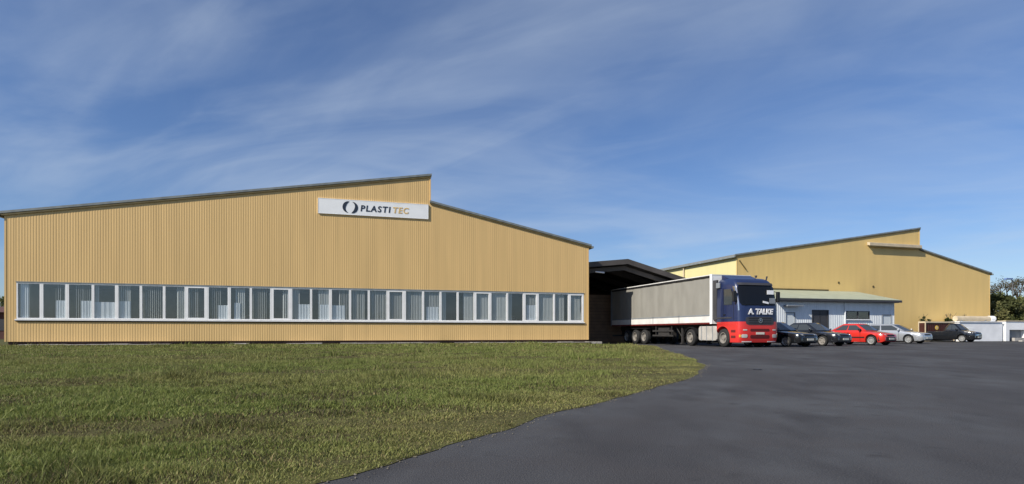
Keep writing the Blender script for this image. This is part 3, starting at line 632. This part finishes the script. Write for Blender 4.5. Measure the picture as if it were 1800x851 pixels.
# ------------------------------------------------------------ trailer
TL = 12.55
tr = empty('semi_trailer', (TX, TY+2.36, 0), 0, 'grey curtain sided trailer coupled behind the blue and red cab', 'trailer')
MB().box(-1.22, 1.22, .06, TL, 1.30, 3.98).build('box_body', CURT, tr)
for s_ in (-1, 1):
    cu = MB(); rows = [1.72, 1.74, 2.2, 2.8, 3.4, 3.86]; pts = []
    ny = 90
    for z in rows:
        for k in range(ny+1):
            y = .20+(TL-.26)*k/ny; wv = .012*math.sin(y*5.2)+.008*math.sin(y*11.3+1)+.006*math.sin(y*2.1+z*1.5); pts.append((s_*(1.245+wv*(1 if 1.8 < z < 3.8 else .5)), y, z))
    fs = [(j*(ny+1)+k, j*(ny+1)+k+1, (j+1)*(ny+1)+k+1, (j+1)*(ny+1)+k) for j in range(len(rows)-1) for k in range(ny)]
    cu.add(pts, fs).build('curtain', CURT, tr, smooth=60)
    MB().box(s_*1.25-.015, s_*1.25+.015, .20, TL-.02, 1.36, 1.715).build('side_board', CURTW, tr)
    MB().box(s_*1.25-.022, s_*1.25+.022, .20, TL-.02, 1.73, 1.80).build('curtain_hem', GREYM, tr)
    MB().box(s_*1.24-.03, s_*1.24+.03, .20, TL-.02, 3.87, 4.00).build('top_rail', BLACK, tr)
    MB().box(s_*1.245-.04, s_*1.245+.04, 0, .19, 1.28, 4.06).build('corner_post', WHITE, tr)
    MB().box(s_*1.245-.04, s_*1.245+.04, TL, TL+.12, 1.28, 4.04).build('corner_post', GREYM, tr)
    MB().box(s_*1.24-.04, s_*1.24+.04, .05, TL, 1.27, 1.355).build('chassis_rail', CHRED, tr)
    for yy in (3.3, 6.4, 9.5): MB().box(s_*1.262-.01, s_*1.262+.01, yy, yy+.06, 1.36, 1.83).build('side_post', GREYM, tr)
    for yy in (7.75, 9.0, 10.25): place_wheel(tr, TW, (s_*1.06, yy, .50), s_ > 0)
    m_ = MB(); m_.box(s_*.95-.06, s_*.95+.06, 3.35, 3.47, .15, 1.2); m_.box(s_*.95-.12, s_*.95+.12, 3.28, 3.54, .08, .15); m_.tube((s_*.95, 3.47, .5), (s_*.95, 4.2, 1.2), .03); m_.build('landing_leg', CHASS, tr)
    m_ = MB(); m_.box(s_*1.18-.02, s_*1.18+.02, 4.1, 6.6, .55, .65); m_.box(s_*1.18-.02, s_*1.18+.02, 4.1, 6.6, .85, .95); m_.box(s_*1.15-.02, s_*1.15+.02, 4.3, 4.36, .55, 1.22); m_.box(s_*1.15-.02, s_*1.15+.02, 6.2, 6.26, .55, 1.22); m_.build('side_guard', CHASS, tr)
    m_ = MB(); m_.box(s_*.85-.28, s_*.85+.28, 4.7, 6.0, .50, 1.1); m_.build('tool_box', CHASS, tr, bevel=.02)
    m_ = MB(); m_.box(s_*1.06-.17, s_*1.06+.17, 7.2, 10.8, 1.06, 1.10); m_.build('mudguard', BLACK, tr)
MB().box(-1.27, 1.27, -.01, TL+.1, 4.0, 4.05).build('roof_sheet', CURTW, tr)
MB().box(-1.22, 1.22, 0, .05, 1.28, 4.0).build('front_wall', WHITE, tr)
MB().box(-1.25, 1.25, TL+.02, TL+.08, 1.28, 4.0).build('rear_door', CURTW, tr)
m_ = MB(); m_.box(-.5, -.36, .4, TL, .95, 1.28); m_.box(.36, .5, .4, TL, .95, 1.28)
for yy in (7.75, 9.0, 10.25): m_.tube((-1.0, yy, .5), (1.0, yy, .5), .07)
m_.box(-1.2, 1.2, TL-.1, TL, .5, .62); m_.box(-.4, -.3, TL-.3, TL, .5, 1.28); m_.box(.3, .4, TL-.3, TL, .5, 1.28); m_.build('chassis', CHASS, tr)

# ------------------------------------------------------------ cars (front at local y = -L/2, heading -y)
CWH = wheel_pair(.30, .19, .20, spokes=7, rim_mat=RIM)
CWD = wheel_pair(.31, .20, .20, spokes=5, rim_mat=RIMD)
def car(name, label, front, rz, paint, L, Wd, H, hood, belt, rear_deck, ws0, ws1, rw1, rw0, fa, ra, bumper_mat, wheels, hatch):
    """lengths measured from the nose: windscreen base ws0, roof front ws1, roof rear rw1, rear glass base rw0; axles fa, ra"""
    hx, hy = math.sin(rz), -math.cos(rz); c_ = (front[0]-hx*L/2, front[1]-hy*L/2)
    T = empty(name, (c_[0], c_[1], 0), rz, label, 'car', 'parked cars')
    hwid = Wd/2; r = .30
    def Y(d): return -L/2+d
    def topz(d): return float(np.interp(d, [0, .10, .35, ws0, ws0+.3, rw0-.2, rw0, L-.25, L-.06, L], [hood-.22, hood-.10, hood-.045, hood+.06, belt, belt, belt if hatch else rear_deck+.02, rear_deck, rear_deck-.06, rear_deck-.16]))
    def wid(d): return hwid*float(np.interp(d, [0, .08, .25, .7, L-.7, L-.25, L-.06, L], [.76, .86, .95, 1, 1, .95, .88, .80]))
    def botz(d):
        z = float(np.interp(d, [0, .15, L-.2, L], [.30, .20, .22, .34])); 
        for ax in (fa, ra):
            q = abs(d-ax)
            if q < r+.065: z = max(z, .30+math.sqrt((r+.065)**2-q*q))
        return z
    ds = sorted(set([0, .04, .1, .18, .3, .45, L-.3, L-.15, L-.05, L, ws0, rw0]+[ax+k*.0365*(10/10) for ax in (fa, ra) for k in range(-10, 11)]+[ax+sg_*(r+.066) for ax in (fa, ra) for sg_ in (-1, 1)]+list(np.linspace(.5, L-.4, 9))))
    ds = [ds[0]]+[b for a, b in zip(ds, ds[1:]) if b-a > .004]
    rings = []
    for d in ds:
        zb, zt, w_ = botz(d), topz(d), wid(d); zb = min(zb, zt-.08); zm = max(zb+.02, min(.56, zt-.05))
        half = [(w_*.92, zb), (w_*.985, zb+.02 if zb > .5 else max(zb+.03, .36)), (w_, max(zm, zb+.03)), (w_*.985, max(zt-.10, zb+.04)), (w_*.95, zt-.028), (w_*.86, zt)]
        pts = [(x, Y(d), z) for x, z in half]+[(0, Y(d), zt+.025)]+[(-x, Y(d), z) for x, z in half[::-1]]+[(0, Y(d), zb)]
        rings.append(pts)
    bd = MB().loft(rings).build('body', paint, T, smooth=38)
    # wheel housings (dark interior)
    MB().box(-hwid*.80, hwid*.80, Y(fa-.4), Y(fa+.4), .25, .60).build('wheel_housing', BLACK, T); MB().box(-hwid*.80, hwid*.80, Y(ra-.4), Y(ra+.4), .25, .60).build('wheel_housing', BLACK, T)
    # cabin: base ring at the belt, roof ring; slightly crowned
    bw, tw = hwid*.90, hwid*.70; zb = belt-.02
    def cab_pt(d, z, s_): f_ = (z-zb)/(H-zb); return s_*(bw+(tw-bw)*f_)
    zr_ = H-.06; base = [(0, ws0), (zb, ws0)]
    rg = []
    for f_, dz in ((0, zb), (.5, (zb+zr_)/2), (1, zr_)):
        a = ws0+(ws1-ws0)*f_; b = rw0+(rw1-rw0)*f_; w_ = bw+(tw-bw)*f_; cv_ = .06
        rg.append([(-w_*.9, Y(a+.05), dz), (0, Y(a-cv_), dz), (w_*.9, Y(a+.05), dz), (w_, Y(a+.16), dz), (w_*1.01, Y((a+b)/2), dz), (w_, Y(b-.14), dz), (w_*.9, Y(b-.04), dz), (0, Y(b+.04), dz), (-w_*.9, Y(b-.04), dz), (-w_, Y(b-.14), dz), (-w_*1.01, Y((a+b)/2), dz), (-w_, Y(a+.16), dz)])
    top_ = [(x*.93, y*1.0 if False else (Y((ws1+rw1)/2)+(y-Y((ws1+rw1)/2))*.90), H-.012) for x, y, z in rg[-1]]; rg.append(top_)
    rg.append([(x*.5, Y((ws1+rw1)/2)+(y-Y((ws1+rw1)/2))*.6, H) for x, y, z in rg[2]])
    MB().loft(rg).build('cabin', paint, T, smooth=45)
    # glass panels, 8 mm proud of the cabin
    def lerp3(A, B, f_): return tuple(A[i]+(B[i]-A[i])*f_ for i in range(3))
    lo, hi = rg[0], rg[2]
    def pane(name, idx, f0, f1, trim0, trim1, out):
        m_ = MB(); P = []
        for f_ in (f0, f1):
            row = [lerp3(lo[i], hi[i], f_) for i in idx]
            row[0] = lerp3(row[0], row[1], trim0); row[-1] = lerp3(row[-1], row[-2], trim1); P.append(row)
        n = len(idx); A = [tuple(q[i]+out[i] for i in range(3)) for row in P for q in row]; B = [tuple(q[i]-out[i]*.5 for i in range(3)) for row in P for q in row]
        fs = [(k, k+1, n+k+1, n+k) for k in range(n-1)]+[(2*n+k, 3*n+k, 3*n+k+1, 2*n+k+1) for k in range(n-1)]+[(0, n, 3*n, 2*n), (n-1, 3*n-1, 4*n-1, 2*n-1)]+[(k, 2*n+k, 2*n+k+1, k+1) for k in range(n-1)]+[(n+k, n+k+1, 3*n+k+1, 3*n+k) for k in range(n-1)]
        return m_.add(A+B, fs).build(name, CARGLASS, T)
    pane('windscreen', [0, 1, 2], .06, .97, .04, .04, (0, -.010, .008)); pane('rear_window', [6, 7, 8], .10, .95, .06, .06, (0, .010, .008))
    for s_ in (-1, 1):
        ia, ib, ic = (3, 4, 5) if s_ > 0 else (11, 10, 9)
        # front and rear door glass from the cabin side
        def side(name, d0, d1, f0, f1):
            P = []
            for f_ in (f0, f1):
                A, M_, B = (lerp3(lo[i], hi[i], f_) for i in (ia, ib, ic))
                def at(u): return lerp3(A, M_, u*2) if u < .5 else lerp3(M_, B, u*2-1)
                P += [at(d0), at(d1)]
            q0 = [(x+s_*.010, y, z+.003) for x, y, z in P]; q1 = [(x-s_*.01, y, z) for x, y, z in P]
            return MB().add(q0+q1, [(0, 1, 3, 2), (4, 6, 7, 5), (0, 4, 5, 1), (2, 3, 7, 6), (0, 2, 6, 4), (1, 5, 7, 3)]).build(name, CARGLASS, T)
        side('side_window', .02, .49, .10, .90); side('side_window', .53, .93, .10, .90)
        m_ = MB(); m_.box(s_*(hwid+.06)-.085, s_*(hwid+.06)+.085, Y(ws0+.30), Y(ws0+.42), belt-.02, belt+.12); m_.build('mirror', paint if bumper_mat is not BLACK else BLACK, T, bevel=.03)
        # lamps
        hl = MB(); x0, x1 = sorted((s_*hwid*.50, s_*hwid*.87)); hl.prism([(x0, Y(.035 if s_ > 0 else .11)), (x1, Y(.11 if s_ > 0 else .035)), (x1, Y(.22)), (x0, Y(.22))], 'z', hood-.235, hood-.115); hl.build('headlight', LAMPG, T, bevel=.015)
        tl = MB(); tl.box(min(s_*hwid*.62, s_*hwid*.88), max(s_*hwid*.62, s_*hwid*.88), Y(L-.16), Y(L-.02), rear_deck-.28, rear_deck-.14); tl.build('tail_light', LAMPR, T, bevel=.015)
        m_ = MB(); 
        for dd in (ws0+.36, (ws1+rw1)/2+.15): m_.box(s_*hwid*1.0-.006, s_*hwid*1.0+.006, Y(dd), Y(dd+.012), .30, belt-.08)
        m_.build('door_joint', BLACK, T)
        m_ = MB(); m_.box(s_*hwid-.016, s_*hwid+.016, Y((ws1+rw1)/2-.12), Y((ws1+rw1)/2+.04), belt-.17, belt-.14); m_.build('door_handle', bumper_mat if bumper_mat is BLACK else paint, T)
        if bumper_mat is BLACK: m_ = MB(); m_.box(s_*hwid-.014, s_*hwid+.014, Y(fa+.4), Y(ra-.4), .46, .53); m_.build('side_strip', BLACK, T)
        place_wheel(T, wheels, (s_*(hwid-.10), Y(fa), .30), s_ > 0); place_wheel(T, wheels, (s_*(hwid-.10), Y(ra), .30), s_ > 0)
    def bumper(d0, d1, z0, z1):
        pts = []
        for u in np.linspace(-1, 1, 13):
            pts.append((u*hwid*.97, d0+(d1-d0)*(abs(u)**4)))
        outer = [(x, Y(d)) for x, d in pts]; inner = [(x*.9, Y(d1+(.05 if d1 > d0 else -.05))) for x, d in pts][::-1]
        return MB().prism(outer+inner, 'z', z0, z1)
    bumper(-.06, .32, .27, .53).build('bumper', bumper_mat, T, bevel=.02); bumper(L+.05, L-.30, .29, .55).build('bumper', bumper_mat, T, bevel=.02)
    MB().box(-hwid*.45, hwid*.45, Y(-.005), Y(.12), hood-.235, hood-.13).build('grille', BLACK, T, bevel=.01)
    MB().box(-.26, .26, Y(-.072), Y(-.052), .36, .47).build('number_plate', PLATE, T)
    MB().box(-.26, .26, Y(L+.04), Y(L+.062), .60, .71).build('number_plate', PLATE, T)
    MB().box(-hwid*.5, hwid*.5, Y(-.066), Y(-.05), .29, .345).build('air_intake', BLACK, T)
    return T
A_ = R(8.4)
car('parked_car', 'black car nearest the lorry, mostly hidden behind the cab', (24.65, 26.2), A_+.02, CARBLK, 4.5, 1.74, 1.40, .80, .93, .98, 1.25, 1.95, 3.15, 3.85, .85, 3.45, CARBLK, CWD, False)
car('parked_car', 'black saloon beside the red car with its pale headlights facing the yard', (28.3, 27.4), A_+.05, CARBLK2, 4.45, 1.72, 1.39, .79, .92, .97, 1.20, 1.90, 3.1, 3.85, .85, 3.40, CARBLK2, CWD, False)
car('parked_car', 'red hatchback with black bumpers parked among dark and silver cars', (32.65, 28.2), A_+.05, CARRED, 3.80, 1.64, 1.36, .80, .92, .90, 1.05, 1.68, 2.80, 3.52, .74, 3.08, BLACK, CWH, True)
car('parked_car', 'silver estate car parked to the right of the red hatchback', (40.2, 31.8), A_+.10, CARSIL, 4.55, 1.74, 1.42, .82, .94, .96, 1.15, 2.00, 3.75, 4.40, .88, 3.50, CARSIL, CWH, True)
car('parked_car', 'black pickup with short cab in front of the maroon container', (50.9, 35.9), A_+.12, CARBLK, 4.9, 1.76, 1.56, .92, 1.02, .90, .85, 1.35, 1.95, 2.30, .85, 3.80, CARBLK, CWH, False)

# ------------------------------------------------------------ containers and sheds by the farther hall
ct = empty('storage_container', (48.9, 38.9, 0), 0, 'low maroon container with cream frame and round yellow mark', 'container')
MB().box(.03, 3.37, .08, .60, .12, 1.625).build('panel', MAROON, ct)
fr = MB(); fr.box(0, 3.4, 0, .68, 1.63, 1.76); fr.box(0, .075, 0, .075, .05, 1.627); fr.box(3.325, 3.4, 0, .075, .05, 1.627); fr.box(0, .075, .605, .68, .05, 1.627); fr.box(3.325, 3.4, .605, .68, .05, 1.627); fr.box(.08, 3.32, 0, .68, .05, .115); fr.build('frame', CREAM, ct, bevel=.01)
for k in range(15): q = .2+k*.21; MB().box(q, q+.09, .05, .078, .14, 1.60).build('rib', MAROON, ct)
m_ = MB(); m_.tube((1.35, .049, 1.22), (1.35, .03, 1.22), .19, .19, 16); m_.build('emblem', mat('mark_yellow', (.72, .48, .10), .5), ct)
m_ = MB(); m_.tube((1.35, .0295, 1.22), (1.35, .024, 1.22), .09, .09, 12); m_.build('emblem', CREAM, ct)
sh = empty('white_shed', (52.6, 38.7, 0), 0, 'white flat roofed shed between the maroon container and the small kiosk', 'shed')
MB().box(0, 5.2, 0, 2.4, .02, 1.70).build('wall', SHEDW, sh); MB().box(-.08, 5.28, -.08, 2.48, 1.703, 1.78).build('roof', SHEDW, sh, bevel=.01)
MB().box(.25, 1.6, -.03, -.0125, .05, 1.2).build('door', SHEDW, sh)
ks = empty('white_kiosk', (58.1, 38.6, 0), 0, 'small white kiosk with dark grey opening at the right edge of the yard', 'kiosk')
k_ = MB(); k_.box(0, .45, 0, 2.2, .02, 1.80); k_.box(2.55, 2.95, 0, 2.2, .02, 1.80); k_.box(.45, 2.55, 0, 2.2, 1.05, 1.80); k_.box(.45, 2.55, .5, 2.2, .02, 1.05); k_.build('wall', SHEDW, ks)
MB().box(-.06, 3.01, -.06, 2.26, 1.803, 1.88).build('roof', CREAM, ks, bevel=.01); MB().box(.47, 2.53, .44, .497, .03, 1.03).build('shutter', GREYM, ks); MB().box(1.2, 2.5, .05, .4, .02, .32).build('crate', SLAB, ks)
pt = empty('white_tank', (53.0, 39.4, 1.785), 0, 'long pale cylindrical tank lying on the white shed roof', 'tank')
m_ = MB(); m_.tube((0, 0, .26), (4.1, 0, .26), .24, .24, 16); m_.build('barrel', CREAM, pt, smooth=40); m_ = MB(); m_.tube((4.12, 0, .27), (4.7, 0, .27), .265, .265, 18); m_.build('end_drum', WHITE, pt, smooth=40)
m_ = MB(); m_.box(.5, .62, -.2, .2, 0, .1); m_.box(3.4, 3.52, -.2, .2, 0, .1); m_.build('cradle', GREYM, pt)
kb = MB(); kb.prism([(58.0, 37.2), (95, 37.2), (95, 37.5), (58.0, 37.5)], 'z', -.02, .12); tag(kb.build('kerb', SLAB), kind='structure')

# ------------------------------------------------------------ vegetation
def limbs(m_, p, d, L, r, depth, rnd, tips):
    q = p+d*L; m_.tube(p, q, r, r*.68, 7); 
    if depth == 0: tips.append(q); return
    for k in range(rnd.choice((2, 3, 3))):
        nd = (d+Vector((rnd.gauss(0, .5), rnd.gauss(0, .5), rnd.gauss(.12, .25)))).normalized(); limbs(m_, q, nd, L*rnd.uniform(.6, .85), r*.6, depth-1, rnd, tips); tips.append(q+nd*L*.4)
def tree(name, label, loc, H, W_, seed, cols, nleaf, leaf, group=None, trunk_f=.2, bare=False, cat='tree', clumps=26, low=.1):
    rnd = random.Random(seed); rs = np.random.RandomState(seed)
    T = empty(name, loc, 0, label, cat, group); m_ = MB(); tips = []
    limbs(m_, Vector((0, 0, -.1)), Vector((rnd.gauss(0, .05), rnd.gauss(0, .05), 1)).normalized(), H*(trunk_f+.12), H*.028, 4 if bare else 3, rnd, tips); m_.build('trunk', TRUNK, T)
    cen = []
    for k in range(clumps):
        u = rs.rand(); a = rs.rand()*6.283; zz_ = H*(low+(.94-low)*u); prof = math.sin(math.pi*min(1, max(.08, (u*.78+.22))))**.6
        rr = W_/2*prof*math.sqrt(rs.uniform(.15, 1)); cen.append((rr*math.cos(a), rr*math.sin(a), zz_, W_*rs.uniform(.10, .20)))
    if bare: cen = [(q.x, q.y, q.z, W_*.10) for q in tips if q.z > H*.35]
    cen = np.array(cen); idx = rs.randint(0, len(cen), nleaf); c_ = cen[idx]
    dv = rs.randn(nleaf, 3); dv /= np.linalg.norm(dv, axis=1)[:, None]; dv *= (rs.rand(nleaf)**.45)[:, None]; dv[:, 2] *= .75
    P = c_[:, :3]+dv*c_[:, 3:4]; P[:, 2] = np.maximum(P[:, 2], .03)
    s_ = leaf*rs.uniform(.6, 1.5, nleaf); u_ = rs.randn(nleaf, 3); u_ /= np.linalg.norm(u_, axis=1)[:, None]; v_ = np.cross(u_, rs.randn(nleaf, 3)); v_ /= np.linalg.norm(v_, axis=1)[:, None]
    Vx = np.stack([P-u_*s_[:, None], P+v_*s_[:, None]*.55, P+u_*s_[:, None], P-v_*s_[:, None]*.55], 1).reshape(-1, 3); b = np.arange(nleaf)*4
    Tr = np.stack([np.stack([b, b+1, b+2], 1), np.stack([b, b+2, b+3], 1)], 1).reshape(-1, 3)
    cc = np.array(cols)[rs.randint(0, len(cols), len(cen))][idx]*rs.uniform(.65, 1.35, nleaf)[:, None]
    tri_mesh('crown', Vx, Tr, np.repeat(cc, 4, 0), LEAF, T); return T
DK = [(.11, .125, .046), (.15, .165, .060), (.19, .185, .075), (.085, .095, .036)]
GN = [(.05, .075, .018), (.07, .09, .025), (.06, .07, .02)]
BR = [(.13, .105, .06), (.11, .09, .055), (.10, .10, .045)]
tree('evergreen_shrub', 'tall dense dark green shrub right beside the farther hall corner', (63.6, 42.8, 0), 4.7, 4.2, 11, DK, 9000, .13, trunk_f=.12, clumps=60, low=.02, cat='shrub')
tree('evergreen_shrub', 'broad dark green shrub behind the white kiosk', (66.9, 42.6, 0), 4.6, 4.6, 12, DK, 9000, .13, trunk_f=.12, clumps=60, low=.02, cat='shrub')
tree('evergreen_shrub', 'dark green shrub at the right edge of the picture', (70.6, 43.2, 0), 5.0, 5.0, 13, DK, 9000, .13, trunk_f=.12, clumps=60, low=.02, cat='shrub')
tree('thin_tree', 'thin brownish tree rising above the dark shrubs', (77.0, 49.5, 0), 9.0, 5.4, 14, BR, 2000, .07, bare=True)
tree('thin_tree', 'sparse brown tree at the far right edge', (79.5, 51.5, 0), 8.6, 5.4, 15, BR, 1800, .07, bare=True)
for i, (x, y, h_, lb) in enumerate(((51.6, 41.05, 2.35, 'small green sapling rising behind the maroon container'), (54.6, 41.1, 2.5, 'small green sapling above the middle of the pale tank'), (56.5, 41.1, 2.3, 'small green sapling near the end drum of the pale tank'))):
    tree('sapling', lb, (x, y, 0), h_, .8, 30+i, GN, 900, .06, 'saplings against the farther hall', trunk_f=.3, clumps=10, low=.65, cat='sapling')
# street lamp above the shrubs
lp = empty('street_lamp', (72.4, 47.4, 0), 0, 'street lamp with flat blue grey head above the shrubs', 'street lamp')
MB().tube((0, 0, 0), (0, 0, 6.65), .07, .045, 8).build('pole', POLE, lp); MB().tube((0, 0, 6.6), (-.5, -.1, 6.74), .03, .03, 6).build('arm', POLE, lp)
MB().prism([(-1.35, 6.66), (-.25, 6.70), (-.25, 6.86), (-1.25, 6.82)], 'y', -.22, .05).build('lamp_head', LAMPB, lp, bevel=.03)
# far left, beyond the near hall
bs = empty('brick_outbuilding', (-52, 74, 0), 0, 'red brown brick outbuilding far off at the left edge', 'building')
MB().box(0, 21.2, 0, 6, 0, 2.9).build('wall', BRICKR, bs); MB().prism([(-.4, 2.9), (3, 3.6), (6.4, 2.9)], 'x', -.3, 21.5).build('roof', BRICKR, bs)
for k in range(6): MB().box(1.5+k*3.3, 2.7+k*3.3, -.05, -.002, 1.0, 2.2).build('window', DGREY, bs)
for i, (x, y, h_, lb) in enumerate(((-32.0, 84, 6.4, 'dark far tree just left of the near hall'), (-36.5, 86, 5.6, 'low dark tree behind the brick outbuilding at the left edge'))):
    tree('dark_tree', lb, (x, y, 0), h_, 6.5, 50+i, DK, 5000, .16, 'far trees at the left edge', clumps=34)
